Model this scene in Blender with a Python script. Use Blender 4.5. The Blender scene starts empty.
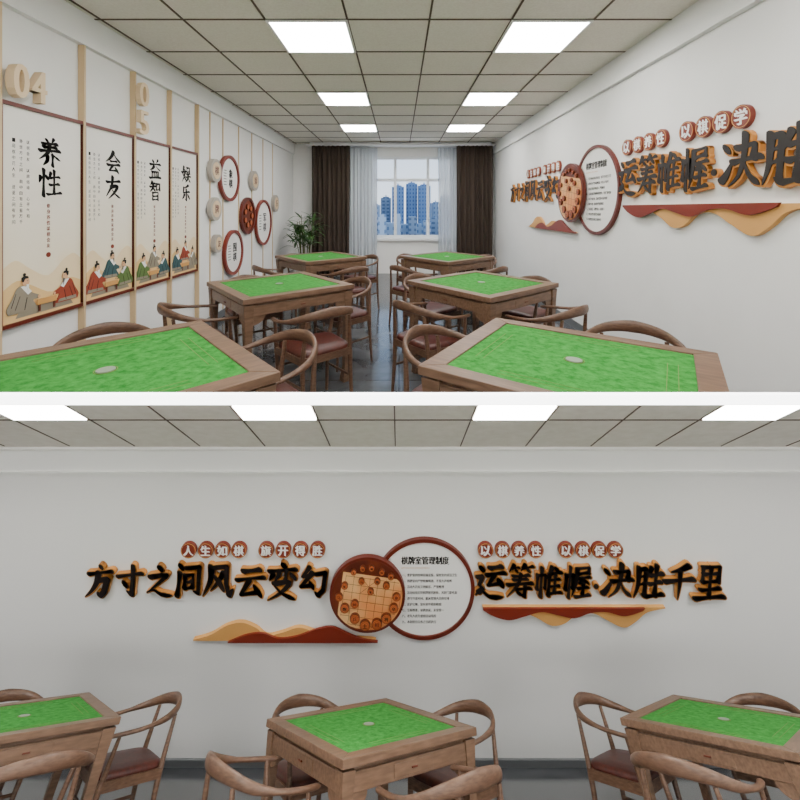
import bpy, math, random
from mathutils import Matrix, Vector
random.seed(4)
CZ=1.37           # eye height
F=400.0; U0=399.0; V0=209.0
def lin(c):
    r=[]
    for x in c:
        x=x/255.0
        r.append(x/12.92 if x<=0.04045 else ((x+0.055)/1.055)**2.4)
    return (r[0],r[1],r[2],1)
# ---------------------------------------------------------------- materials
def mat(name,col,rough=0.6,metal=0.0,noise=None,emit=0,spec=0.5,bump=0,stretch=(1,1,1),nr=.5):
    m=bpy.data.materials.new(name); m.use_nodes=True
    nt=m.node_tree; b=nt.nodes['Principled BSDF']
    b.inputs['Base Color'].default_value=lin(col)
    b.inputs['Roughness'].default_value=rough
    b.inputs['Metallic'].default_value=metal
    b.inputs['Specular IOR Level'].default_value=spec
    if emit:
        b.inputs['Emission Color'].default_value=lin(col)
        b.inputs['Emission Strength'].default_value=emit
    if noise:
        col2,scale,detail=noise
        tc=nt.nodes.new('ShaderNodeTexCoord'); mp=nt.nodes.new('ShaderNodeMapping')
        mp.inputs['Scale'].default_value=stretch
        n=nt.nodes.new('ShaderNodeTexNoise'); n.inputs['Scale'].default_value=scale; n.inputs['Detail'].default_value=detail
        n.inputs['Roughness'].default_value=nr
        r=nt.nodes.new('ShaderNodeValToRGB')
        r.color_ramp.elements[0].position=0.35; r.color_ramp.elements[1].position=0.68
        r.color_ramp.elements[0].color=lin(col); r.color_ramp.elements[1].color=lin(col2)
        nt.links.new(tc.outputs['Object'],mp.inputs['Vector']); nt.links.new(mp.outputs[0],n.inputs['Vector'])
        nt.links.new(n.outputs['Fac'],r.inputs['Fac']); nt.links.new(r.outputs['Color'],b.inputs['Base Color'])
        if bump:
            bp=nt.nodes.new('ShaderNodeBump'); bp.inputs['Strength'].default_value=bump
            nt.links.new(n.outputs['Fac'],bp.inputs['Height']); nt.links.new(bp.outputs[0],b.inputs['Normal'])
    return m
M={}
M['wall']=mat('wall_paint',(237,236,234),0.9,noise=((234,233,231),3,2))
M['trimw']=mat('trim_white',(238,238,236),0.7)
M['ceil']=mat('ceiling_tile',(233,228,218),0.95,noise=((225,219,208),60,3))
M['grid']=mat('ceiling_grid',(84,66,52),0.6)
M['panel']=mat('light_panel',(255,254,250),0.5,emit=26)
M['panel_s']=mat('light_panel_small',(255,254,250),0.5,emit=20)
M['edge_glow']=mat('white_edge_glow',(255,255,255),0.5,emit=6)  # no lamp: emission added so the divider bar reads pure white
M['wood']=mat('walnut_wood',(98,73,55),0.42,noise=((124,95,74),9,6),stretch=(1,7,7))
M['wood2']=mat('walnut_wood_chair',(84,59,44),0.4,noise=((112,83,64),12,5),stretch=(2,2,9))
M['felt']=mat('green_felt',(34,112,38),0.95,noise=((78,160,72),26,15),spec=0.1,nr=.72)
M['felt_line']=mat('felt_marking',(100,128,56),0.9)
M['disc']=mat('dice_disc',(132,146,126),0.5)
M['leather']=mat('leather_seat',(62,22,15),0.45,noise=((82,32,22),40,3),bump=0.1)
M['black']=mat('black_lacquer',(24,14,10),0.45)
M['ink']=mat('ink',(20,17,16),0.8)
M['inkg']=mat('ink_grey',(100,95,90),0.8)
M['gold']=mat('gold_edge',(198,134,62),0.4,metal=0.1)
M['tan']=mat('tan_relief',(208,154,86),0.5)
M['red']=mat('red_brown_relief',(122,40,22),0.45)
M['redd']=mat('red_brown_frame',(98,34,20),0.4)
M['white']=mat('plaque_white',(242,240,236),0.6)
M['cream']=mat('cream_relief',(222,196,158),0.5)
M['greyp']=mat('grey_plaque',(176,168,158),0.5)
M['orange']=mat('photo_board',(130,54,24),0.5,noise=((76,28,14),2.6,2))
M['board']=mat('photo_board_light',(222,140,78),0.5,noise=((240,192,130),3.0,2))
M['piece']=mat('chess_piece',(186,96,48),0.4)
M['piecer']=mat('chess_piece_rim',(96,40,18),0.4)
M['curt']=mat('brown_curtain',(68,56,47),0.9)
M['leaf']=mat('leaf_green',(40,76,32),0.5,noise=((70,110,50),6,2))
M['stem']=mat('stem_green',(84,88,44),0.6)
M['pot']=mat('grey_pot',(190,188,184),0.4)
M['soil']=mat('soil',(50,38,28),0.9)
M['frame']=mat('window_frame_white',(238,240,242),0.35)
M['strip']=mat('beige_batten',(210,182,142),0.5)
M['skin']=mat('drawn_skin',(218,170,128),0.8)
M['rob1']=mat('drawn_robe_teal',(52,84,88),0.8)
M['rob2']=mat('drawn_robe_red',(150,60,38),0.8)
M['rob3']=mat('drawn_robe_grey',(142,132,114),0.8)
M['rob4']=mat('drawn_robe_green',(88,112,56),0.8)
M['wash']=mat('ink_wash_hill',(230,192,130),0.8)
M['wash2']=mat('ink_wash_far_hill',(236,214,172),0.8)
M['base']=mat('baseboard_grey',(104,106,108),0.5)
def floor_mat(name,sc):
    m=bpy.data.materials.new(name); m.use_nodes=True; nt=m.node_tree; b=nt.nodes['Principled BSDF']
    tc=nt.nodes.new('ShaderNodeTexCoord'); mp=nt.nodes.new('ShaderNodeMapping'); mp.inputs['Scale'].default_value=(sc,sc,sc)
    n=nt.nodes.new('ShaderNodeTexNoise'); n.inputs['Scale'].default_value=2.2; n.inputs['Detail'].default_value=8; n.inputs['Distortion'].default_value=1.5
    r=nt.nodes.new('ShaderNodeValToRGB'); r.color_ramp.elements[0].position=.3; r.color_ramp.elements[1].position=.7
    r.color_ramp.elements[0].color=lin((62,64,68)); r.color_ramp.elements[1].color=lin((100,102,106))
    bk=nt.nodes.new('ShaderNodeTexBrick'); bk.offset=0; bk.inputs['Scale'].default_value=1.0
    bk.inputs['Mortar Size'].default_value=.004; bk.inputs['Brick Width'].default_value=.8; bk.inputs['Row Height'].default_value=.8
    bk.inputs['Color1'].default_value=(1,1,1,1); bk.inputs['Color2'].default_value=(.88,.88,.88,1); bk.inputs['Mortar'].default_value=(.3,.3,.3,1)
    mx=nt.nodes.new('ShaderNodeMix'); mx.data_type='RGBA'; mx.blend_type='MULTIPLY'; mx.inputs[0].default_value=1
    L=nt.links.new
    L(tc.outputs['Object'],mp.inputs[0]); L(mp.outputs[0],n.inputs['Vector']); L(mp.outputs[0],bk.inputs['Vector'])
    L(n.outputs['Fac'],r.inputs[0]); L(r.outputs[0],mx.inputs[6]); L(bk.outputs['Color'],mx.inputs[7]); L(mx.outputs[2],b.inputs['Base Color'])
    b.inputs['Roughness'].default_value=.13
    return m
M['floor']=floor_mat('grey_marble_tile',1.0)
M['floor_s']=floor_mat('grey_marble_tile_small',5.0)
def poster_mat():
    m=bpy.data.materials.new('poster_paper'); m.use_nodes=True; nt=m.node_tree; b=nt.nodes['Principled BSDF']
    tc=nt.nodes.new('ShaderNodeTexCoord'); sp=nt.nodes.new('ShaderNodeSeparateXYZ')
    n=nt.nodes.new('ShaderNodeTexNoise'); n.inputs['Scale'].default_value=3.5; n.inputs['Detail'].default_value=3
    ma=nt.nodes.new('ShaderNodeMath'); ma.operation='MULTIPLY_ADD'; ma.inputs[1].default_value=.35
    r=nt.nodes.new('ShaderNodeValToRGB'); e=r.color_ramp.elements
    e[0].position=0.0; e[0].color=lin((228,184,112)); e[1].position=1.0; e[1].color=lin((240,236,229))
    x=e.new(.22); x.color=lin((238,208,154)); x=e.new(.42); x.color=lin((240,228,204)); 
    mr=nt.nodes.new('ShaderNodeMapRange'); mr.inputs['From Min'].default_value=-.68; mr.inputs['From Max'].default_value=.6
    L=nt.links.new
    L(tc.outputs['Object'],sp.inputs[0]); L(tc.outputs['Object'],n.inputs['Vector'])
    L(n.outputs['Fac'],ma.inputs[0]); L(sp.outputs['Y'],ma.inputs[2]); L(ma.outputs[0],mr.inputs['Value']); L(mr.outputs[0],r.inputs[0]); L(r.outputs[0],b.inputs['Base Color'])
    b.inputs['Roughness'].default_value=.6
    return m
M['poster']=poster_mat()
def sheer_mat():
    m=bpy.data.materials.new('sheer_curtain'); m.use_nodes=True; nt=m.node_tree; b=nt.nodes['Principled BSDF']
    b.inputs['Base Color'].default_value=lin((215,222,230)); b.inputs['Roughness'].default_value=.9
    t=nt.nodes.new('ShaderNodeBsdfTransparent'); x=nt.nodes.new('ShaderNodeMixShader'); x.inputs[0].default_value=.55
    nt.links.new(t.outputs[0],x.inputs[1]); nt.links.new(b.outputs[0],x.inputs[2]); nt.links.new(x.outputs[0],nt.nodes['Material Output'].inputs[0])
    return m
M['sheer']=sheer_mat()
def tower_mat(name,c1,c2,w,h):
    m=bpy.data.materials.new(name); m.use_nodes=True; nt=m.node_tree; b=nt.nodes['Principled BSDF']
    tc=nt.nodes.new('ShaderNodeTexCoord'); mp=nt.nodes.new('ShaderNodeMapping'); mp.inputs['Rotation'].default_value=(math.radians(90),0,0)
    bk=nt.nodes.new('ShaderNodeTexBrick'); bk.offset=0; bk.inputs['Scale'].default_value=1
    bk.inputs['Brick Width'].default_value=w; bk.inputs['Row Height'].default_value=h; bk.inputs['Mortar Size'].default_value=h*.28
    bk.inputs['Color1'].default_value=lin(c1); bk.inputs['Color2'].default_value=lin(c1); bk.inputs['Mortar'].default_value=lin(c2)
    L=nt.links.new; L(tc.outputs['Object'],mp.inputs[0]); L(mp.outputs[0],bk.inputs['Vector']); L(bk.outputs['Color'],b.inputs['Base Color'])
    b.inputs['Roughness'].default_value=.8
    return m
M['tow1']=tower_mat('tower_facade_blue',(72,100,144),(124,150,184),3.2,4)  # distance haze mixed into the tower facade colours, paler and greyer
M['tow2']=tower_mat('tower_facade_pale',(122,142,168),(178,190,204),4,5)
M['tow3']=tower_mat('tower_facade_grey',(102,118,138),(148,160,176),5,4)
M['ground']=mat('city_ground',(110,125,140),.9)

# ---------------------------------------------------------------- mesh builder
class MB:
    def __init__(s): s.v=[]; s.f=[]; s.m=[]; s.sm=[]; s.mats=[]; s.T=None
    def mi(s,n):
        if n not in s.mats: s.mats.append(n)
        return s.mats.index(n)
    def add(s,vs,fs,m,smooth=False):
        o=len(s.v); k=s.mi(m)
        s.v+=[tuple(s.T@Vector(p)) for p in vs] if s.T is not None else [tuple(p) for p in vs]
        for f in fs: s.f.append([o+i for i in f]); s.m.append(k); s.sm.append(smooth)
    def box(s,c,d,m,R=None):
        x,y,z=d[0]/2,d[1]/2,d[2]/2
        vs=[Vector(p) for p in [(-x,-y,-z),(x,-y,-z),(x,y,-z),(-x,y,-z),(-x,-y,z),(x,-y,z),(x,y,z),(-x,y,z)]]
        if R is not None: vs=[R@p for p in vs]
        vs=[p+Vector(c) for p in vs]
        s.add(vs,[(0,3,2,1),(4,5,6,7),(0,1,5,4),(1,2,6,5),(2,3,7,6),(3,0,4,7)],m)
    def mm(s,a,b,m):
        s.box([(a[i]+b[i])/2 for i in range(3)],[abs(b[i]-a[i]) for i in range(3)],m)
    def hexa(s,p,m): s.add(p,[(0,3,2,1),(4,5,6,7),(0,1,5,4),(1,2,6,5),(2,3,7,6),(3,0,4,7)],m)
    def prism(s,pts,z0,z1,m,smooth=False):
        n=len(pts)
        a=sum(pts[i][0]*pts[(i+1)%n][1]-pts[(i+1)%n][0]*pts[i][1] for i in range(n))
        if a<0: pts=pts[::-1]
        vs=[(p[0],p[1],z0) for p in pts]+[(p[0],p[1],z1) for p in pts]
        s.add(vs,[tuple(range(n))[::-1],tuple(range(n,2*n))],m)
        s.add(vs,[(i,(i+1)%n,n+(i+1)%n,n+i) for i in range(n)],m,smooth)
    def disc(s,c,r,z0,z1,m,n=48,ry=None):
        ry=ry or r
        s.prism([(c[0]+r*math.cos(2*math.pi*i/n),c[1]+ry*math.sin(2*math.pi*i/n)) for i in range(n)],z0,z1,m,True)
    def ring(s,c,r0,r1,z0,z1,m,n=56):
        vs=[]
        for i in range(n):
            a=2*math.pi*i/n; ca,sa=math.cos(a),math.sin(a)
            for r,z in ((r0,z0),(r1,z0),(r1,z1),(r0,z1)): vs.append((c[0]+r*ca,c[1]+r*sa,z))
        fs=[]
        for i in range(n):
            a=i*4; b=((i+1)%n)*4
            for k in range(4): fs.append((a+k,a+(k+1)%4,b+(k+1)%4,b+k)[::-1])
        s.add(vs,fs,m)
    def tube(s,path,rad,m,n=10,up=Vector((0,0,1)),smooth=True):
        P=[Vector(p) for p in path]; vs=[]; K=len(P)
        for i,p in enumerate(P):
            t=(P[min(i+1,K-1)]-P[max(i-1,0)]).normalized()
            u=up if abs(t.dot(up))<.9 else Vector((0,1,0))
            sd=t.cross(u).normalized(); u2=sd.cross(t).normalized()
            r=rad[i] if isinstance(rad,list) else rad
            ra,rb=(r if isinstance(r,tuple) else (r,r))
            for k in range(n):
                a=2*math.pi*k/n; vs.append(p+sd*ra*math.cos(a)+u2*rb*math.sin(a))
        fs=[(i*n+k,i*n+(k+1)%n,(i+1)*n+(k+1)%n,(i+1)*n+k) for i in range(K-1) for k in range(n)]
        s.add(vs,fs,m,smooth); s.add(vs,[tuple(range(n))[::-1],tuple((K-1)*n+k for k in range(n))],m)
    def lathe(s,prof,m,c=(0,0),n=28):
        vs=[(c[0]+r*math.cos(2*math.pi*k/n),c[1]+r*math.sin(2*math.pi*k/n),z) for r,z in prof for k in range(n)]
        s.add(vs,[(i*n+k,i*n+(k+1)%n,(i+1)*n+(k+1)%n,(i+1)*n+k) for i in range(len(prof)-1) for k in range(n)],m,True)
    def addmesh(s,me,fn,m):
        if me is None: return
        s.add([fn(v.co) for v in me.vertices],[tuple(p.vertices) for p in me.polygons],m)
    def mesh(s,name):
        me=bpy.data.meshes.new(name); me.from_pydata(s.v,[],s.f)
        for n in s.mats: me.materials.append(M[n])
        me.polygons.foreach_set('material_index',s.m); me.polygons.foreach_set('use_smooth',s.sm); me.update(); return me
    def obj(s,name,mtx=None):
        o=bpy.data.objects.new(name,s.mesh(name+'_mesh')); bpy.context.scene.collection.objects.link(o)
        if mtx is not None: o.matrix_world=mtx
        return o
def inst(name,me,mtx):
    o=bpy.data.objects.new(name,me); bpy.context.scene.collection.objects.link(o); o.matrix_world=mtx; return o
def catmull(P,seg=6,closed=False):
    out=[]; n=len(P)
    for i in range(n-1):
        p0,p1,p2,p3=P[max(i-1,0)],P[i],P[i+1],P[min(i+2,n-1)]
        for k in range(seg):
            t=k/seg
            out.append(tuple(.5*((2*b)+(-a+c)*t+(2*a-5*b+4*c-d)*t*t+(-a+3*b-3*c+d)*t**3) for a,b,c,d in zip(p0,p1,p2,p3)))
    out.append(tuple(P[-1])); return out
def bake_bevel(me,w,seg=2):
    o=bpy.data.objects.new('tmp',me); bpy.context.scene.collection.objects.link(o)
    b=o.modifiers.new('b','BEVEL'); b.width=w; b.segments=seg; b.limit_method='ANGLE'; b.angle_limit=math.radians(50)
    dg=bpy.context.evaluated_depsgraph_get(); n=bpy.data.meshes.new_from_object(o.evaluated_get(dg))
    bpy.data.objects.remove(o); return n
# ---------------------------------------------------------------- printed text
_tc={}
def tmesh(body,extrude=0.0,res=3):
    key=(body,extrude,res)
    if key in _tc: return _tc[key]
    c=bpy.data.curves.new('t','FONT'); c.body=body; c.extrude=extrude; c.resolution_u=res
    o=bpy.data.objects.new('t',c); bpy.context.scene.collection.objects.link(o)
    bpy.context.view_layer.update()
    dg=bpy.context.evaluated_depsgraph_get(); me=bpy.data.meshes.new_from_object(o.evaluated_get(dg))
    bpy.data.objects.remove(o); _tc[key]=me; return me
def bounds(me):
    xs=[v.co.x for v in me.vertices]; ys=[v.co.y for v in me.vertices]
    return min(xs),max(xs),min(ys),max(ys)
def put(mb,body,cx,cy,w,h,z,m,ext=0.0,res=3,rot=0,shifts=((0,0),),warp=None):
    r=tmesh(body,0,res)
    if len(r.vertices)==0: print('NO GLYPH',body); return
    x0,x1,y0,y1=bounds(r); sx=w/(x1-x0); sy=h/(y1-y0)
    me=tmesh(body,.05,res) if ext else r
    zs=ext/.05 if ext else 1
    mx,my=(x0+x1)/2,(y0+y1)/2; cr,sr=math.cos(rot),math.sin(rot)
    for i,(dx,dy) in enumerate(shifts):
        def fn(co):
            x=(co.x-mx)*sx; y=(co.y-my)*sy
            return Vector((cx+dx+x*cr-y*sr,cy+dy+x*sr+y*cr,z+co.z*zs+i*1e-5))
        mb.addmesh(me,fn,m)
def nib(t,ang=-35,n=5):
    a=math.radians(ang); return [(t*math.cos(a)*(2*i/(n-1)-1),t*math.sin(a)*(2*i/(n-1)-1)) for i in range(n)]
# ---------------------------------------------------------------- brush calligraphy: hand-written strokes (0..100 box, y down)
# kinds: h even bar, p tapering sweep, n swelling right sweep, d dot, g bar with hook
BR={
'方':'d46,4 56,16;h12,31 88,24;g42,50 76,46 68,82 56,94 44,84;p44,28 40,56 26,80 4,96',
'寸':'h8,36 94,28;g60,4 62,50 60,90 42,80;d26,50 40,68',
'之':'d44,4 56,17;p20,36 74,30 48,56 18,78;n12,82 34,74 60,90 98,92',
'间':'d14,4 26,18;h16,28 13,96;g36,14 86,10 87,90 70,82;h37,36 37,74;h37,36 65,34 65,74;h39,54 63,53;h38,73 65,72',
'风':'p22,12 21,50 2,94;g22,14 72,9 74,60 86,92 98,72;p62,28 46,56 26,78;d32,34 50,54 66,78',
'云':'h24,18 78,12;h4,43 96,36;h46,43 20,86 80,78;d64,58 90,92',
'变':'d47,0 56,12;h8,21 92,15;p38,20 36,34 26,48;h60,18 60,45;p22,28 10,46;d76,26 92,42;p26,55 74,51 50,78 10,98;n28,60 54,80 96,98',
'幻':'h34,4 12,34 38,32;h46,22 8,68 48,62;d38,48 54,74;g58,27 94,22 90,78 72,94 60,82',
'运':'h46,12 84,8;h36,31 96,25;h62,30 44,60 86,54;d76,42 92,64;d12,6 24,20;h6,38 24,35 13,58 25,68 12,80;n4,86 24,77 54,92 99,92',
'筹':'p24,0 8,20;h16,11 44,8;d30,13 38,24;p64,-2 50,18;h58,9 94,5;d74,11 82,22;h22,34 82,30;h26,46 76,43;h6,61 96,55;p52,26 44,62 8,96;h36,75 90,71;g70,62 70,97 54,90;d44,80 56,90',
'帷':'h9,28 9,74;g9,30 38,27 38,72 30,66;h24,4 24,99;p60,2 52,24 40,44;h52,26 52,96;d72,2 80,15;h54,25 95,20;h54,44 91,41;h54,65 91,62;h52,90 99,84;h74,24 74,86',
'幄':'h9,28 9,74;g9,30 36,27 36,72 29,66;h23,4 23,99;h48,9 91,6 90,23;h50,25 90,22;p48,10 47,50 34,96;h54,39 97,35;h72,38 58,53 86,50;d80,44 93,56;h56,70 91,66;h73,55 73,90;h47,95 99,89',
'决':'d8,16 22,32;p6,86 18,74 34,46;h42,26 84,21 83,48;h33,51 99,45;p60,2 60,46 48,78 26,98;n61,52 76,78 99,97',
'胜':'p14,9 14,60 2,95;g14,12 39,9 39,90 28,83;h16,34 37,33;h16,55 37,54;p57,8 46,36;h52,29 94,24;h52,55 91,50;h42,91 99,85;h73,2 73,88',
'千':'p78,4 50,17 20,22;h2,50 98,42;p50,18 51,60 49,100',
'里':'h23,9 24,52;h23,11 80,7 77,50;h26,30 76,28;h24,51 76,48;h50,10 50,92;h20,72 82,67;h4,96 98,90',
'养':'d32,0 41,12;p68,-2 58,12;h18,20 82,16;h22,32 78,29;h6,46 94,41;p48,18 42,50 4,80;n54,46 70,62 98,78;p39,62 37,82 22,100;h62,60 62,100',
'性':'p9,28 4,50;h22,2 22,99;d32,22 40,36;p54,10 44,40;h50,31 92,26;h50,57 89,52;h40,92 99,86;h70,2 70,90',
'会':'p50,0 32,28 2,48;n50,4 70,28 99,46;h32,45 70,42;h12,62 90,57;h46,62 25,88 74,85;d62,70 84,96',
'友':'h8,25 92,18;p44,0 38,42 4,90;p36,46 78,42 54,74 18,99;n38,54 60,76 98,99',
'益':'d26,0 37,14;p74,-2 62,14;h6,25 94,20;p40,32 26,46 4,56;n58,31 74,44 98,54;h22,64 24,92;h22,64 79,61 76,92;h40,64 41,92;h58,63 58,92;h2,97 98,92',
'智':'p24,0 8,22;h18,12 48,10;h4,29 53,25;p32,12 28,36 4,56;d34,34 49,50;h62,12 62,44;h62,13 91,11 89,44;h62,43 89,41;h28,60 28,99;h28,60 76,58 75,99;h30,79 74,77;h29,97 75,96',
'娱':'h24,4 11,50 42,80;p38,26 28,64 4,96;h0,39 46,32;h60,7 60,33;h60,8 90,6 88,33;h60,33 88,31;h54,47 93,43;h46,66 100,60;p74,46 68,76 42,98;n76,66 86,82 100,97',
'乐':'p76,2 50,12 24,16;h24,16 17,48 88,40;g52,26 53,94 38,84;p30,56 22,74 6,88;d68,56 92,84',
'怡':'p9,28 4,50;h22,2 22,99;d32,22 40,36;h66,4 48,38 86,36;d78,24 92,46;h54,58 54,94;h54,59 88,57 86,94;h54,92 86,90',
'情':'p9,28 4,50;h22,2 22,99;d32,22 40,36;h46,14 92,11;h50,26 88,24;h42,40 96,37;h69,2 69,38;p52,52 52,80 44,98;g52,53 86,51 86,96 76,90;h54,66 84,65;h54,79 84,78'}
def hull(pts):
    pts=sorted(set((round(x,6),round(y,6)) for x,y in pts))
    def half(ps):
        o=[]
        for p in ps:
            while len(o)>1 and (o[-1][0]-o[-2][0])*(p[1]-o[-2][1])-(o[-1][1]-o[-2][1])*(p[0]-o[-2][0])<=0: o.pop()
            o.append(p)
        return o
    a=half(pts); b_=half(pts[::-1]); return a[:-1]+b_[:-1]
def brush(mb,ch,cx,cy,w,h,layers,R=5.8,seed=0,slant=.0,contrast=1.0):
    """layers: list of (extra radius m, dx, dy, z0, z1, material)"""
    rr=random.Random(seed*31+ord(ch))
    for st in BR[ch].split(';'):
        kind=st[0]; pts=[tuple(float(a) for a in p.split(',')) for p in st[1:].split(' ')]
        pts=[(x+rr.uniform(-1,1),y+rr.uniform(-1,1)) for x,y in pts]
        if kind in 'pnd' or len(pts)==2: S=catmull(pts,max(3,8//(len(pts)-1)))
        else:
            S=[]
            for i in range(len(pts)-1):
                for k in range(5):
                    t=k/5; S.append((pts[i][0]+(pts[i+1][0]-pts[i][0])*t,pts[i][1]+(pts[i+1][1]-pts[i][1])*t))
            S.append(pts[-1])
        L=[0]
        for i in range(1,len(S)): L.append(L[-1]+math.hypot(S[i][0]-S[i-1][0],S[i][1]-S[i-1][1]))
        T=[l/L[-1] for l in L]
        last=math.hypot(pts[-1][0]-pts[-2][0],pts[-1][1]-pts[-2][1])/L[-1]
        bow=rr.uniform(-1.5,1.5) if kind=='h' and len(pts)==2 else 0
        fac=rr.uniform(.85,1.18)
        def wid(t):
            t=min(1.0,max(0.0,t))
            if kind=='p': return 1.3*max(0,1-t)**.75+.12
            if kind=='n': return .32+1.35*t**1.3 if t<.78 else (.32+1.35*.78**1.3)*(1-t)/.22+.12
            if kind=='d': return .35+1.4*math.sin(math.pi*min(1,t*.85+.05))
            if kind=='g': return (1.15-.2*t) if t<1-last else 1.2*max(0,1-(t-(1-last))/last)**.8+.12
            return .68+.55*abs(2*t-1)**2
        tot=min(1.0,.6+L[-1]/120) 
        nibs=[]
        for (x,y),t in zip(S,T):
            r=R*wid(t)*fac*tot; y+=bow*math.sin(math.pi*t)
            X=(x-50)/100*w; Y=(50-y)/100*h; X+=slant*Y
            nibs.append((cx+X,cy+Y,r/100*(w+h)/2))
        for ex,dx,dy,z0,z1,m in layers:
            an=math.radians(-38); ca,sa=math.cos(an),math.sin(an)
            def ring_(p):
                a=p[2]*1.15+ex; b=p[2]*.62+ex; o=[]
                for k in range(10):
                    th=2*math.pi*k/10; X=a*math.cos(th); Y=b*math.sin(th); o.append((p[0]+dx+X*ca-Y*sa,p[1]+dy+X*sa+Y*ca))
                return o
            rg=[ring_(p) for p in nibs]
            zz=rr.uniform(0,.0003)
            for i in range(len(rg)-1): mb.prism(hull(rg[i]+rg[i+1]),z0,z1+zz,m)
# ================================================================ MAIN ROOM
XL,XR,YF,YN=-2.25,2.02,8.5,-3.0; HC=CZ+1.386
b=MB(); b.mm((XL-.1,YN-.1,-.1),(XR+.1,YF+.2,0),'floor'); b.obj('floor')
b=MB(); b.mm((XL-.1,YN-.1,HC),(XR+.1,YF+.2,HC+.1),'ceil'); b.obj('ceiling')
b=MB(); b.mm((XL-.1,YN-.1,0),(XL,YF+.2,HC),'wall'); b.obj('wall_left')
b=MB(); b.mm((XR,YN-.1,0),(XR+.1,YF+.2,HC),'wall'); b.obj('wall_right')
b=MB(); b.mm((XL,YN-.1,0),(XR,YN,HC),'wall'); b.obj('wall_near')
WX0,WX1,WZ0,WZ1=-.62,1.15,CZ-.62,CZ+1.12
b=MB(); b.mm((XL,YF,0),(WX0,YF+.2,HC),'wall'); b.mm((WX1,YF,0),(XR,YF+.2,HC),'wall')
b.mm((WX0,YF,0),(WX1,YF+.2,WZ0),'wall'); b.mm((WX0,YF,WZ1),(WX1,YF+.2,HC),'wall'); b.obj('wall_far')
for nm,x0,x1 in (('trim_1',XL,XL+.03),('trim_2',XR-.03,XR)):
    b=MB(); b.mm((x0,YN,CZ+1.17),(x1,YF,HC-.002),'trimw')
    e=.012; b.mm((x0-(0 if x0==XL else e),YN,CZ+1.155),(x1+(e if x0==XL else 0),YF,CZ+1.17),'trimw'); b.obj(nm)
for nm,x0,x1 in (('baseboard_left',XL,XL+.012),('baseboard_right',XR-.012,XR)):
    b=MB(); b.mm((x0,YN,0.001),(x1,YF,.09),'base'); b.obj(nm)
# ceiling grid
b=MB(); z1=HC; g=.007
xs=[-.377+.6*i for i in range(-3,5)]
ys=[2.92+.6*i for i in range(-9,10)]
for x in xs:
    if XL+.04<x<XR-.04: b.mm((x-g,YN,z1-.006),(x+g,YF,z1),'grid')
for y in ys:
    if YN<y<YF: b.mm((XL+.03,y-g,z1-.0055),(XR-.03,y+g,z1),'grid')
b.obj('ceiling_grid')
for y in (-2.48,-.68,1.12,2.92,4.72,6.52):
    for x in (-.977,.823):
        b=MB(); b.mm((x+.02,y+.02,z1-.012),(x+.58,y+.58,z1-.001),'panel')
        for a0,a1 in (((x,y),(x+.6,y+.02)),((x,y+.58),(x+.6,y+.6)),((x,y+.02),(x+.02,y+.58)),((x+.58,y+.02),(x+.6,y+.58))):
            b.mm((a0[0],a0[1],z1-.015),(a1[0],a1[1],z1-.001),'trimw')
        b.obj('ceiling_light_panel')
# window
b=MB(); fy0,fy1=YF+.05,YF+.11
def fr(x0,x1,z0,z1_): b.mm((x0,fy0,z0),(x1,fy1,z1_),'frame')
fr(WX0,WX1,WZ0,WZ0+.06); fr(WX0,WX1,WZ1-.06,WZ1); fr(WX0,WX0+.06,WZ0+.06,WZ1-.06); fr(WX1-.06,WX1,WZ0+.06,WZ1-.06)
zt=CZ+.62
fr(WX0+.06,WX1-.06,zt-.03,zt+.03)
for x in (-.08,.62): fr(x-.03,x+.03,WZ0+.06,zt-.03); fr(x-.03,x+.03,zt+.03,WZ1-.06)
b.mm((WX0-.05,YF-.07,WZ0-.05),(WX1+.05,YF-.001,WZ0-.0),'frame')
b.obj('window_1')
# curtains
def curtain(name,x0,x1,z0,z1_,y,amp,folds,m,seed=0):
    rr=random.Random(seed); n=folds*10; vs=[]; ph=[rr.uniform(-.5,.5) for _ in range(folds+2)]
    for j in range(9):
        z=z0+(z1_-z0)*j/8
        for i in range(n+1):
            t=i/n; k=t*folds
            a=amp*(1-.35*j/8)*(1+.4*ph[int(k)])
            vs.append((x0+(x1-x0)*t+.01*math.sin(k*3+j*.4),y+a*math.sin(2*math.pi*k+.15*j),z))
    fs=[(j*(n+1)+i,j*(n+1)+i+1,(j+1)*(n+1)+i+1,(j+1)*(n+1)+i) for j in range(8) for i in range(n)]
    q=MB(); q.add(vs,fs,m,True); o=q.obj(name)
    s=o.modifiers.new('s','SOLIDIFY'); s.thickness=.006
    return o
curtain('blackout_curtain',-1.80,-1.02,.02,CZ+1.3,YF-.27,.05,8,'curt',1)
curtain('blackout_curtain',1.19,1.93,.02,CZ+1.3,YF-.27,.05,8,'curt',2)
curtain('sheer_curtain',-1.04,-.46,.03,CZ+1.28,YF-.14,.022,8,'sheer',3)
curtain('sheer_curtain',.82,1.22,.03,CZ+1.28,YF-.14,.022,6,'sheer',4)
b=MB(); b.mm((-1.9,YF-.34,CZ+1.3),(XR-.04,YF-.08,CZ+1.325),'frame'); b.mm((-1.85,YF-.22,CZ+1.325),(XR-.1,YF-.15,HC-.002),'frame'); b.obj('curtain_rail')
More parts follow.
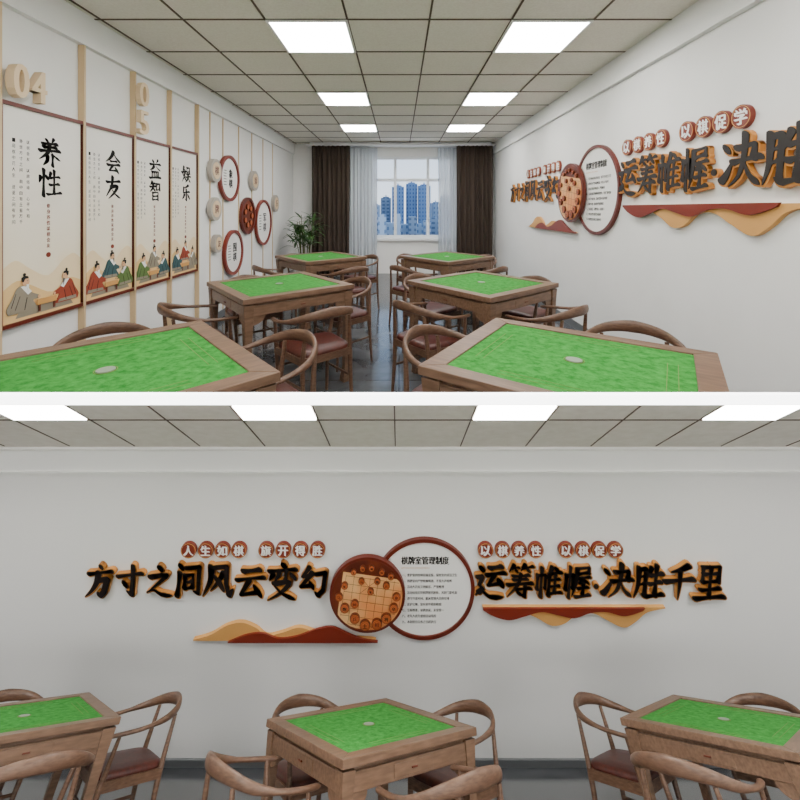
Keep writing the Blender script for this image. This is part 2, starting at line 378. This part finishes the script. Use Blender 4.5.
# city
def bld(u0,u1,vt,y,m,crown=True):
    x0=(u0-U0)/F*y; x1=(u1-U0)/F*y; zt_=(V0-vt)/F*y; q=MB(); w=x1-x0; zb=-60-CZ
    H=zt_-zb
    q.mm((-w/2,-8,0),(w/2,8,H),m)
    if crown:
        q.mm((-w*.3,-5,H),(w*.3,5,H+w*.12),m); q.mm((-w*.06,-1,H+w*.12),(w*.06,1,H+w*.3),m)
        for k in (-.25,.25): q.mm((w*k-w*.06,-9,0),(w*k+w*.06,-8,H*.985),m)
    q.obj('city_tower',Matrix.Translation(((x0+x1)/2,y,zb+CZ)))
bld(392,404,187,420,'tow1'); bld(406,417,184,430,'tow1'); bld(418,430,186,425,'tow1')
bld(372,380,205,380,'tow2'); bld(381,391,198,460,'tow3'); bld(431,440,203,440,'tow2'); bld(441,450,196,500,'tow3')
rr=random.Random(2); u=345
while u<470:
    wd=rr.uniform(4,11); bld(u,u+wd,rr.uniform(211,224),rr.uniform(250,350),rr.choice(['tow2','tow3','tow2']),False); u+=wd*rr.uniform(.9,1.1)
bld(340,360,200,420,'tow1'); bld(456,480,200,420,'tow2')
b=MB(); b.mm((-400,150,-62),(400,900,-60),'ground'); b.obj('city_ground')

# ================================================================ FURNITURE
def table_mesh():
    q=MB(); S=.97; H=.77; w=.085; h=S/2; ap=.07
    for k in range(4):
        R=Matrix.Rotation(k*math.pi/2,3,'Z')
        pts=[(-h,-h),(h,-h),(h-w,-h+w),(-h+w,-h+w)]
        lo=[tuple(R@Vector((p[0],p[1],H-.035))) for p in pts]; hi=[tuple(R@Vector((p[0],p[1],H))) for p in pts]
        q.hexa(lo+hi,'wood')
        q.box(R@Vector((0,-h+.045,H-.045)),(S-.09,.02,.02),'wood',R)
        q.box(R@Vector((0,-h+.035,H-.055-ap/2)),(S-.12,.025,ap),'wood',R)
        q.box(R@Vector((0,-h+.022,H-.055-ap/2)),(.28,.006,ap-.02),'wood',R)
        q.box(R@Vector((0,-h+.014,H-.055-ap/2)),(.04,.010,.008),'piecer',R)
        for sgn in (-1,1):
            q.T=Matrix(((R[0][0],R[0][1],0,0),(R[1][0],R[1][1],0,0),(0,0,1,0),(0,0,0,1)))
            x0=sgn*(h-.075); zb_=H-.055-ap
            pr=[(x0,zb_+.001)]+[(x0-sgn*.10*math.sin(a),zb_-.06*math.cos(a)) for a in [i*math.pi/12 for i in range(0,7)]]
            vs=[(p[0],-h+.028,p[1]) for p in pr]+[(p[0],-h+.046,p[1]) for p in pr]; n=len(pr)
            fs=[tuple(range(n)),tuple(range(n,2*n))[::-1]]+[(i,(i+1)%n,n+(i+1)%n,n+i) for i in range(n)]
            q.add(vs,fs,'wood'); q.T=None
    for sx in (-1,1):
        for sy in (-1,1):
            cx,cy=sx*(h-.05),sy*(h-.05); prof=[(0,.034,.012),(.04,.030,.012),(.12,.024,.004),(.45,.027,0),(.62,.033,0),(H-.045,.04,0)]
            vs=[]
            for z,r,o in prof:
                for a,c in ((-1,-1),(1,-1),(1,1),(-1,1)): vs.append((cx-sx*o+a*r,cy-sy*o+c*r,z))
            fs=[(i*4+k,i*4+(k+1)%4,(i+1)*4+(k+1)%4,(i+1)*4+k) for i in range(len(prof)-1) for k in range(4)]+[(3,2,1,0),tuple(len(prof)*4-4+k for k in range(4))]
            q.add(vs,fs,'wood')
    me=bake_bevel(q.mesh('mahjong_table_wood'),.005)
    q=MB(); hh=h-w+.002
    q.mm((-hh,-hh,H-.03),(hh,hh,H-.006),'felt')
    t=.0014; r=hh-.09
    for k in range(4):
        R=Matrix.Rotation(k*math.pi/2,3,'Z')
        q.box(R@Vector((0,-r,H-.0056)),(r*1.35,t*2,.0008),'felt_line',R)
        q.box(R@Vector((0,-r-.035,H-.0056)),(r*1.35,t*2,.0008),'felt_line',R)
    q.disc((0,0),.032,H-.006,H-.002,'disc',24)
    q.ring((0,0),.036,.040,H-.006,H-.004,'felt_line',24)
    m2=q.mesh('x')
    z=MB(); 
    for src in (me,m2):
        mt=[m.name for m in src.materials]
        o=len(z.v); z.v+=[tuple(v.co) for v in src.vertices]
        for p in src.polygons:
            nm=[k for k,v in M.items() if v.name==mt[p.material_index]][0]
            z.f.append([o+i for i in p.vertices]); z.m.append(z.mi(nm)); z.sm.append(p.use_smooth)
    return z.mesh('mahjong_table_mesh')
def chair_mesh():
    q=MB()
    P=[(-.262,.23,.655),(-.285,.13,.662),(-.292,0,.675),(-.262,-.14,.70),(-.16,-.245,.735),(0,-.285,.75)]
    P=P+[(-p[0],p[1],p[2]) for p in P[-2::-1]]
    path=catmull(P,5); K=len(path); rad=[]
    for i in range(K):
        t=1-abs(i/(K-1)*2-1)
        rad.append((.016,.012+.026*max(0,(t-.45)/.55)**.8) if t>.45 else (.020-.004*t,.012))
    rad[0]=(.014,.008); rad[-1]=(.014,.008)
    q.tube(path,rad,'wood2',12)
    for sx in (-1,1):
        q.tube(catmull([(sx*.225,.205,0),(sx*.232,.2,.25),(sx*.245,.19,.44),(sx*.272,.165,.66)],4),[.013+.007*min(1,i/7) if i<8 else .019-.0018*(i-8) for i in range(13)],'wood2',10)
        q.tube(catmull([(sx*.215,-.225,0),(sx*.21,-.205,.25),(sx*.208,-.2,.44),(sx*.185,-.225,.70)],4),[.013+.007*min(1,i/7) if i<8 else .019-.0016*(i-8) for i in range(13)],'wood2',10)
        q.tube([(sx*.228,.2,.22),(sx*.211,-.21,.24)],.010,'wood2',8)
    q.tube([(-.23,.2,.30),(.23,.2,.30)],.010,'wood2',8)
    q.box((0,.2,.425),(.46,.035,.05),'wood2'); q.box((0,-.2,.425),(.40,.035,.05),'wood2')
    for sx in (-1,1):
        q.hexa([(sx*.245-.017,.2,.4),(sx*.245+.017,.2,.4),(sx*.21+.017,-.2,.4),(sx*.21-.017,-.2,.4),
                (sx*.245-.017,.2,.45),(sx*.245+.017,.2,.45),(sx*.21+.017,-.2,.45),(sx*.21-.017,-.2,.45)],'wood2')
    n=36; prof=[(.93,.43),(1.0,.445),(1.01,.462),(.97,.478),(.85,.486),(.5,.489)]
    vs=[]
    for s,z in prof:
        for k in range(n):
            a=2*math.pi*k/n; c_,s_=math.cos(a),math.sin(a)
            x=math.copysign(abs(c_)**.35,c_)*.232*s; y=math.copysign(abs(s_)**.35,s_)*.212*s
            vs.append((x*(1+.06*y/.2),y,z))
    fs=[(i*n+k,i*n+(k+1)%n,(i+1)*n+(k+1)%n,(i+1)*n+k) for i in range(len(prof)-1) for k in range(n)]
    q.add(vs,fs,'leather',True); q.add(vs,[tuple((len(prof)-1)*n+k for k in range(n)),tuple(range(n))[::-1]],'leather',True)
    return q.mesh('armchair_mesh')
TM=table_mesh(); CM=chair_mesh()
def table(base,cx,cy,phi,s):
    inst('mahjong_table',TM,base@Matrix.Translation((cx,cy,.001*s[2]))@Matrix.Rotation(math.radians(phi),4,'Z')@Matrix.Diagonal((s[0],s[1],s[2],1)))
def chair(base,x,y,face,s):
    inst('wooden_armchair',CM,base@Matrix.Translation((x,y,.001*s[2]))@Matrix.Rotation(math.radians(face-90),4,'Z')@Matrix.Diagonal((s[0],s[1],s[2],1)))
def place_set(base,cx,cy,phi,angles,st,scs,d):
    table(base,cx,cy,phi,st)
    for a in angles:
        al=math.radians(phi+a); chair(base,cx+d*math.cos(al),cy+d*math.sin(al),phi+a+180,scs)
I=Matrix(); CS=(.85,.85,.93)
table(I,-1.10,1.50,42.6,(.97,.97,1)); chair(I,-.66,1.94,222,CS); chair(I,-1.50,2.06,-50,CS)
table(I,.70,1.60,-34.5,(.99,.85,1)); chair(I,.28,2.04,-36,CS); chair(I,1.21,2.08,-122,CS)
place_set(I,-.97,3.24,40,[0,90,180,270],(.90,.90,1),CS,.60)
place_set(I,.68,3.30,39,[0,90,180,270],(.90,.90,1),CS,.60)
place_set(I,-1.0,5.1,40,[0,90,180,270],(.88,.88,1),CS,.60)
place_set(I,.61,5.1,40,[0,90,180,270],(.88,.88,1),CS,.60)
# plant
q=MB(); q.lathe([(.0,.0),(.13,0),(.15,.05),(.18,.30),(.19,.34),(.165,.34),(.16,.30),(0,.30)],'pot')
q.disc((0,0),.16,.29,.305,'soil',24)
rr=random.Random(7)
for sI in range(13):
    a=rr.uniform(0,6.28); L=rr.uniform(.55,1.02); lean=rr.uniform(.03,.17)
    bx,by=.07*math.cos(a),.07*math.sin(a)
    top=Vector((bx+lean*math.cos(a),by+lean*math.sin(a),.3+L))
    q.tube([(bx,by,.3),(bx+lean*.4*math.cos(a),by+lean*.4*math.sin(a),.3+L*.5),tuple(top)],[.009,.007,.005],'stem',6)
    for lI in range(13):
        la=rr.uniform(0,6.28); ll=rr.uniform(.18,.30); dr=rr.uniform(.1,.9); p=top-Vector((0,0,rr.uniform(0,.45)*L))
        vs=[]; N=6
        for i in range(N+1):
            t=i/N; r=ll*t; z=ll*(.7*t-dr*t*t*1.1); w=.022*math.sin(math.pi*min(1,t*.92+.08))+.001
            c=p+Vector((r*math.cos(la),r*math.sin(la),z)); sd=Vector((-math.sin(la),math.cos(la),0))*w
            vs+=[c-sd,c+Vector((0,0,-.004)),c+sd]
        fs=[]
        for i in range(N): fs+=[(i*3,i*3+1,i*3+4,i*3+3),(i*3+1,i*3+2,i*3+5,i*3+4)]
        q.add(vs,fs,'leaf',True)
q.obj('potted_palm',Matrix.Translation((-1.75,7.45,.001)))

# ================================================================ WALL ART (feature wall)
PX=1/110.0
def P(u,v): return ((u-424)*PX,(586-v)*PX)
def art_letters():
    q=MB(); rr=random.Random(3)
    LAY=[(.0085,.003,-.005,.004,.036,'gold'),(0,0,0,.036,.042,'black')]
    def line(txt,u0,u1,vc,sizes):
        tot=sum(sizes); u=u0
        for i,ch in enumerate(txt):
            st=(u1-u0)*sizes[i]/tot
            cx,cy=P(u+st/2,vc+rr.uniform(-1.2,1.2)); 
            w=st*PX*.96; h=min(37,st*1.12)*PX*rr.uniform(.95,1.05)
            u+=st
            brush(q,ch,cx,cy,w,h,LAY,R=6.8 if ch not in '筹帷幄' else 5.6,seed=i,slant=.08)
    line('方寸之间风云变幻',88,328,577,[1,.95,1.0,.95,1.05,1,1.08,.95])
    line('运筹帷幄',474,589,577,[1.08,1,1,1])
    cx,cy=P(594,582); q.disc((cx+.003,cy-.005),.030,0.004,.036,'gold',16); q.disc((cx,cy),.022,0.036,.042,'black',16)
    line('决胜千里',599,722,577,[1.05,1,1,1.02])
    return q.mesh('calligraphy_mesh')
def art_badges(items):
    q=MB()
    for u,ch in items:
        cx,cy=P(u,548)
        q.disc((cx,cy),.070,.0,.026,'red',32); q.ring((cx,cy),.061,.064,.026,.028,'tan',32)
        put(q,ch,cx,cy,.086,.09,.0275,'white',shifts=nib(.005,-30,3))
    return q.mesh('badges')
def art_photo():
    q=MB(); c=P(368,587); R=37*PX
    q.disc(c,R,.036,.075,'redd',64); q.disc(c,R-.022,.075,.078,'orange',64)
    q.disc(c,R*.5,.0,.036,'redd',32)
    Rr=R-.025
    a0=math.radians(-8); ca,sa=math.cos(a0),math.sin(a0)
    def clip(x,y):
        l=math.hypot(x,y); k=min(1,Rr/l) if l>0 else 1; return (c[0]+x*k,c[1]+y*k)
    bx0,bx1,by0,by1=-.24,.36,-.30,.18
    poly=[]
    for (ax,ay),(bx,by) in zip([(bx0,by0),(bx1,by0),(bx1,by1),(bx0,by1)],[(bx1,by0),(bx1,by1),(bx0,by1),(bx0,by0)]):
        for i in range(10):
            t=i/10; x=ax+(bx-ax)*t; y=ay+(by-ay)*t; poly.append(clip(x*ca-y*sa,x*sa+y*ca))
    q.prism(poly,.078,.0795,'board')
    def seg(x0,y0,x1,y1):
        pts=[]
        for i in range(25):
            t=i/24; x=x0+(x1-x0)*t; y=y0+(y1-y0)*t; X,Y=x*ca-y*sa,x*sa+y*ca
            if math.hypot(X,Y)<Rr-.004: pts.append((c[0]+X,c[1]+Y))
        if len(pts)>1:
            (p0,p1)=(pts[0],pts[-1]); d=Vector((p1[0]-p0[0],p1[1]-p0[1])); n=Vector((-d.y,d.x)).normalized()*.0015
            q.prism([(p0[0]+n.x,p0[1]+n.y),(p1[0]+n.x,p1[1]+n.y),(p1[0]-n.x,p1[1]-n.y),(p0[0]-n.x,p0[1]-n.y)],.0795,.0801,'piecer')
    for k in range(8):
        x=bx0+.03+k*.072; seg(x,by0+.02,x,by1-.02)
    for k in range(7):
        y=by0+.03+k*.07; seg(bx0+.03,y,bx1,y)
    seg(-.07,.15,.07,.01); seg(.07,.15,-.07,.01)
    pts=[(-.20,.10,.03),(-.25,.0,.034),(-.20,-.10,.04),(-.11,-.19,.044),(-.02,-.25,.046),(.085,-.24,.046),(.17,-.19,.044),(-.11,-.06,.034),(.235,-.10,.04),(.26,0,.034),(.03,.05,.028),(-.05,.14,.027),(.09,.14,.027),(.17,.1,.03),(-.12,.22,.025),(-.04,.25,.025),(.04,.255,.025),(.13,.22,.025),(.21,.18,.028)]
    chs='车马炮兵士相将帅卒象'
    for i,p in enumerate(pts):
        r=p[2]; pc=(c[0]+p[0],c[1]+p[1])
        q.disc(pc,r,.0795,.098,'piecer',24); q.disc(pc,r*.86,.098,.1005,'piece',24); q.ring(pc,r*.68,r*.74,.1005,.101,'piecer',24)
        put(q,chs[i%10],pc[0],pc[1],r*.85,r*.85,.101,'redd' if i%2 else 'ink',shifts=nib(.0015,-30,3))
    return q.mesh('photo_plaque')
def art_rules():
    q=MB(); c=P(424,586); R=50*PX
    q.disc(c,R-.03,.0,.022,'white',72); q.ring(c,R-.032,R,.0,.034,'redd',72)
    x,y=P(425,558); put(q,'棋牌室管理制度',x,y,47*PX,7.8*PX,.0235,'ink',shifts=nib(.0035,-20,3))
    lines=['一、爱护室内各种设施设备，保持室内清洁卫生','二、棋牌室内严禁吸烟喝酒，不准大声喧哗','三、活动人员应文明娱乐，严禁赌博','四、活动结束后将棋牌放回原处，关好门窗电源','五、遵守开放时间，服从管理人员的安排','六、爱护公物，如有损坏照价赔偿','七、互相尊重，以棋会友，友谊第一','八、老年人优先使用活动场所','九、本制度自公布之日起执行']
    v=567.5
    put(q,'QIPAISHIGUANLIZHIDU',P(415,566)[0],P(0,565.5)[1],28*PX,1.6*PX,.0235,'tan')
    for i,l in enumerate(lines):
        w=len(l)*2.6
        x,y=P(402+w/2,v+5+i*5.8); put(q,l,x,y,w*PX,3.0*PX,.0235,'ink',res=1,shifts=nib(.0006,0,2))
    return q.mesh('rules_plaque')
def wave(mb,pts,z0,z1,m,close):
    c=catmull(pts,6)+close
    mb.prism([P(*p) for p in c],z0,z1,m)
def art_wave1():
    q=MB()
    wave(q,[(195,636),(212,631),(228,622),(243,619),(257,624),(268,632),(283,629),(300,624),(318,629),(340,634),(372,636)],.0,.03,'tan',[(376,637),(195,637)])
    wave(q,[(230,637),(247,630),(264,628),(280,633),(298,631),(318,624),(334,622),(350,629),(364,634),(378,636)],.03,.045,'red',[(378,637.5),(230,637.5)])
    return q.mesh('wave_l')
def art_wave2():
    q=MB()
    wave(q,[(482,605),(500,608),(520,609),(535,614),(550,622),(563,620),(576,611),(592,610),(606,617),(622,624),(634,618),(645,609),(663,605)],.0,.03,'tan',[(663,604),(482,604)])
    wave(q,[(482,605),(492,611),(508,615),(524,611),(540,607),(556,610),(572,613),(588,608),(604,607),(622,611),(640,606)],.03,.045,'red',[(642,603.5),(482,603.5)])
    return q.mesh('wave_r')
A=[('calligraphy_slogan',art_letters()),
   ('slogan_badges',art_badges(list(zip((190,207,223.5,240,267,284,301,318),'人生如棋旗开得胜')))),
   ('slogan_badges',art_badges(list(zip((485,502,518.5,535,565,582,598,614),'以棋养性以棋促学')))),
   ('round_chess_picture',art_photo()),('round_rules_plaque',art_rules()),('wave_relief',art_wave1()),('wave_relief',art_wave2())]
MR=Matrix(((0,0,-1,XR-.001),(-1,0,0,4.06),(0,1,0,CZ+.193),(0,0,0,1)))
for n,me in A: inst(n,me,MR)

# ================================================================ LEFT WALL ART
ML=Matrix(((0,0,1,XL+.001),(1,0,0,0),(0,1,0,CZ),(0,0,0,1)))
def LO(q,name): return q.obj(name,ML)
edges=[1.66,2.215,2.81,3.35,3.88,4.41]
zb,zt=-.68,.615
def figure(q,x,y,s,rob,flip=1,z=.024,beard=False):
    def pp(l): return [(x+flip*a*s,y+c*s) for a,c in l]
    body=[(-.5,0),(-.55,.18),(-.38,.45),(-.25,.72),(-.08,.8),(.12,.74),(.25,.55),(.5,.42),(.52,.32),(.3,.3),(.42,.1),(.4,0)]
    q.prism(pp(catmull(body+[body[0]],4)[:-1]),z,z+.002,rob)
    q.prism(pp([(-.12,.78),(.05,.8),(.25,.58),(.12,.5)]),z+.002,z+.003,'white')
    q.prism(pp([(-.45,.02),(-.42,.14),(.3,.12),(.36,.02)]),z+.002,z+.0028,'rob3')
    for l in ([(-.3,.1),(-.28,.11),(-.13,.5),(-.14,.5)],[(.0,.05),(.02,.05),(.1,.42),(.085,.42)],[(-.42,.2),(-.40,.2),(-.26,.6),(-.27,.6)]): q.prism(pp(l),z+.002,z+.003,'ink')
    q.disc((x+flip*.05*s,y+.91*s),.12*s,z+.001,z+.003,'skin',16,.15*s)
    q.prism(pp([(-.08,.92),(-.1,1.04),(0,1.1),(.12,1.07),(.14,1.0),(.02,1.0),(-.03,.9)]),z+.003,z+.004,'ink')
    q.disc((x,y+1.13*s),.05*s,z+.003,z+.004,'ink',12)
    q.disc((x+flip*.5*s,y+.37*s),.05*s,z+.003,z+.004,'skin',10)
    q.disc((x+flip*.10*s,y+.93*s),.013*s,z+.003,z+.0036,'ink',8)
    q.prism(pp([(.06,.82),(.15,.82),(.13,.58)]),z+.003,z+.004,'white' if beard else 'inkg')
names=['怡情','养性','会友','益智','娱乐']
for i in range(5):
    q=MB(); a,c=edges[i],edges[i+1]
    q.mm((a+.012,zb+.02,0),(c-.012,zt-.02,.02),'poster')
    q.mm((a,zb,0),(c,zb+.022,.035),'redd'); q.mm((a,zt-.022,0),(c,zt,.035),'redd')
    w=c-a; cx=a+w*.5
    hs=[(a+.014,-.36),(a+w*.18,-.30),(a+w*.34,-.36),(a+w*.55,-.42),(a+w*.75,-.33),(a+w*.88,-.30),(c-.014,-.34)]
    q.prism(catmull(hs,4)+[(c-.014,zb+.023),(a+.014,zb+.023)],.02,.0202,'wash2')
    hs=[(a+.014,-.48),(a+w*.2,-.42),(a+w*.35,-.46),(a+w*.6,-.53),(a+w*.8,-.46),(c-.014,-.49)]
    q.prism(catmull(hs,4)+[(c-.014,zb+.023),(a+.014,zb+.023)],.0202,.0204,'wash')
    for k,ch in enumerate(names[i]):
        brush(q,ch,cx+.04,.36-k*.195,.165,.17,[(0,0,0,.0205,.0225,'ink')],R=6.4,seed=k)
    cols=['以棋会友，以牌结缘，心平气和，陶冶性情。','静坐方寸之间，胸中自有丘壑万千。','一局棋中见人生，进退之间有学问。']
    for k,t in enumerate(cols):
        for j,ch in enumerate(t[:14+ (k*3)%5]):
            if ch in '，。': continue
            put(q,ch,cx-.11-.045*k,.40-j*.034,.019,.023,.0212,'ink',res=1)
    for j,ch in enumerate('修身养性以棋会友'):
        put(q,ch,cx+.03,.02-j*.036,.024,.027,.0212,'red',res=1,shifts=nib(.001,0,2))
    q.disc((cx+.03,-.29),.016,.02,.0225,'red',16)
    yb=-.61
    q.prism([(cx-.19,yb-.03),(cx+.22,yb-.03),(cx+.19,yb+.02),(cx-.16,yb+.02)],.0212,.022,'rob3')
    rob=['rob1','rob3','rob2','rob4']
    if i in(0,2,3,4): figure(q,cx+.02,yb+.08,.18,rob[(i+2)%4],1,.0205)
    figure(q,cx-.14,yb,.195,rob[i%4],1,.0245,True); figure(q,cx+.16,yb,.185,rob[(i+1)%4],-1,.0245)
    q.mm((cx-.06,yb+.02,.029),(cx+.08,yb+.055,.031),'tan'); q.mm((cx-.05,yb-.02,.029),(cx-.035,yb+.02,.031),'piecer'); q.mm((cx+.055,yb-.02,.029),(cx+.07,yb+.02,.031),'piecer')
    LO(q,'framed_poster')
q=MB()
for e in edges: 
    wd=.008
    q.mm((e-wd,-CZ+.1,.0365),(e+wd,1.15,.044),'strip'); 
    q.mm((e-wd,-CZ+.1,0),(e+wd,zb-.001,.0365),'strip'); q.mm((e-wd,zt+.001,0),(e+wd,1.15,.0365),'strip')
    q.mm((e+wd+.001,zb+.0,.0),(e+wd+.012,zt,.037),'redd')
for e in (4.75,5.1,5.6,6.1,6.6,7.1): q.mm((e-.012,-CZ+.1,0),(e+.012,1.15,.008),'strip')
LO(q,'wall_battens')
q=MB(); sh=nib(.006,0,3)
put(q,'0',2.28,.73,.085,.19,.075,'cream',ext=.025,shifts=sh); put(q,'4',2.395,.73,.09,.19,.075,'cream',ext=.025,shifts=sh); LO(q,'raised_number_sign')
q=MB(); put(q,'0',3.39,.97,.11,.2,.075,'cream',ext=.02,shifts=sh); put(q,'5',3.39,.73,.11,.2,.075,'cream',ext=.02,shifts=sh); LO(q,'raised_number_sign')
def ringp(c,r,txt,photo=False):
    q=MB(); q.disc(c,r-.02,0.0085,.03,'orange' if photo else 'white',48); q.ring(c,r-.04,r,0.0085,.05,'redd' if photo else 'red',48)
    if photo:
        for k in range(7):
            a=k*.9; p=(c[0]+r*.5*math.cos(a),c[1]+r*.5*math.sin(a)); q.disc(p,r*.17,.03,.05,'piecer',20); q.disc(p,r*.13,.05,.052,'piece',20)
    else:
        for k,ch in enumerate(txt): put(q,ch,c[0]+r*.15,c[1]+(.5*(len(txt)-1)-k)*r*.42,r*.36,r*.38,.0315,'ink',shifts=nib(.006,-30,3))
        for k in range(6): q.mm((c[0]-r*.55,c[1]+r*.3-k*r*.12,.03),(c[0]-r*.28,c[1]+r*.33-k*r*.12,.0312),'inkg')
    LO(q,'round_wall_plaque')
ringp((5.23,.40),.30,'象棋'); ringp((5.36,-.58),.30,'围棋'); ringp((5.87,-.10),.27,'',True); ringp((6.55,-.22),.37,'军棋')
def pill(c,r,txt):
    q=MB(); q.disc(c,r,0.0085,.06,'greyp',36); q.disc(c,r*.72,.06,.066,'cream',36); put(q,txt,c[0],c[1],r*.7,r*.75,.067,'redd',shifts=nib(.003,-30,3)); LO(q,'round_grey_badge')
pill((4.80,.46),.14,'棋'); pill((4.80,.0),.14,'牌'); pill((6.1,.43),.15,'娱'); pill((7.15,.10),.15,'乐'); pill((4.86,-.42),.11,'友')

# ================================================================ LOWER STOREY SECTION (small-scale room standing in front)
W=.72; kc=(600-V0)/F; zc=(600-447)/F*W; Hf=570; kf=(Hf-V0)/F; zf=(767-Hf)/F*W
def wz(v,y=W): return CZ-(v-V0)/F*y
x0,x1=XL+.002,XR-.002
yb0=F*zc/(600-405)       # where the sloping ceiling stops at the front
def cpt(x,y,off=0): return (x,y,CZ+zc-kc*y+off)
b=MB(); b.mm((x0,W,0.001),(x1,W+.012,wz(447)+.012),'wall'); b.obj('wall_gallery')
b=MB(); t=.012
b.hexa([cpt(x0,yb0),cpt(x1,yb0),cpt(x1,W),cpt(x0,W),cpt(x0,yb0,t),cpt(x1,yb0,t),cpt(x1,W,t),cpt(x0,W,t)],'ceil'); b.obj('ceiling_gallery')
b=MB(); b.mm((x0,yb0-.008,wz(405,yb0-.008)),(x1,yb0,wz(395,yb0-.008)),'edge_glow'); b.obj('divider_glow')  # white divider between upper and lower room; its glow is added
b=MB(); b.mm((x0,W-.006,wz(469)),(x1,W,wz(449)),'trimw'); b.mm((x0,W-.009,wz(470)),(x1,W,wz(468.6)),'trimw'); b.obj('trim_4')
b=MB(); b.mm((x0,W-.003,wz(767)),(x1,W,wz(758)),'base'); b.obj('baseboard_gallery')
b=MB(); tx=.1163; g=.0009; yr=W-.109
k0=-.181-tx/2
for k in range(-18,20):
    x=k0+k*tx
    if x0<x<x1: b.hexa([cpt(x-g,yb0+.001,-.0012),cpt(x+g,yb0+.001,-.0012),cpt(x+g,W-.006,-.0012),cpt(x-g,W-.006,-.0012),cpt(x-g,yb0+.001),cpt(x+g,yb0+.001),cpt(x+g,W-.006),cpt(x-g,W-.006)],'grid')
for y in (yr,):
    b.hexa([cpt(x0,y-g,-.0011),cpt(x1,y-g,-.0011),cpt(x1,y+g,-.0011),cpt(x0,y+g,-.0011),cpt(x0,y-g),cpt(x1,y-g),cpt(x1,y+g),cpt(x0,y+g)],'grid')
b.obj('ceiling_grid')
for n in range(-5,7):
    xc=-.181+3*tx*n
    if x0+.06<xc<x1-.06:
        b=MB(); a0,a1=xc-tx/2+.003,xc+tx/2-.003; y0_,y1_=yb0+.001,yr-.003
        b.hexa([cpt(a0,y0_,-.002),cpt(a1,y0_,-.002),cpt(a1,y1_,-.002),cpt(a0,y1_,-.002),cpt(a0,y0_,-.0002),cpt(a1,y0_,-.0002),cpt(a1,y1_,-.0002),cpt(a0,y1_,-.0002)],'panel_s'); b.obj('ceiling_light_panel')
nn=math.sqrt(1+kf*kf)
def fbase(x,y):  # floor-plane frame of the lower room
    return Matrix(((1,0,0,x),(0,1/nn,kf/nn,y),(0,-kf/nn,1/nn,CZ-zf-kf*y),(0,0,0,1)))
FB=fbase(0,W)
Ls=.5*nn
b=MB(); b.mm((x0,-Ls,-.012),(x1,0,0),'floor_s'); b.obj('floor_gallery',FB)
ML2=Matrix(((1,0,0,(424-U0)/F*W),(0,0,-1,W-.0005),(0,1,0,wz(586)),(0,0,0,1)))@Matrix.Diagonal((110*W/F,110*W/F,110*W/F,1))
for n,me in A: inst(n,me,ML2)
sc=(.18,.18,.171); scc=(.178,.178,.168)
def toFB(y): return (y-W)*nn
place_set(FB,-.035,toFB(.375),37,[0,90,180,270],sc,scc,.128)
place_set(FB,.388,toFB(.390),44,[0,90,180,270],sc,scc,.134)
place_set(FB,-.458,toFB(.401),41,[0,90,180,270],sc,scc,.134)

# ================================================================ world, sun, camera
w=bpy.data.worlds.new('World'); bpy.context.scene.world=w; w.use_nodes=True; nt=w.node_tree
bg=nt.nodes['Background']; tc=nt.nodes.new('ShaderNodeTexCoord'); sp=nt.nodes.new('ShaderNodeSeparateXYZ'); r=nt.nodes.new('ShaderNodeValToRGB')
r.color_ramp.elements[0].color=lin((220,230,240)); r.color_ramp.elements[1].color=lin((135,175,222)); r.color_ramp.elements[1].position=.4
nt.links.new(tc.outputs['Generated'],sp.inputs[0]); nt.links.new(sp.outputs['Z'],r.inputs[0]); nt.links.new(r.outputs[0],bg.inputs[0]); bg.inputs[1].default_value=2.3
cd=bpy.data.cameras.new('Camera'); co=bpy.data.objects.new('Camera',cd); bpy.context.scene.collection.objects.link(co)
co.location=(0,0,CZ); co.rotation_euler=(math.radians(90),0,0)
cd.sensor_width=36; cd.lens=36*F/800; cd.shift_x=(400-U0)/800; cd.shift_y=-(400-V0)/800; cd.clip_start=.01; cd.clip_end=3000
bpy.context.scene.camera=co
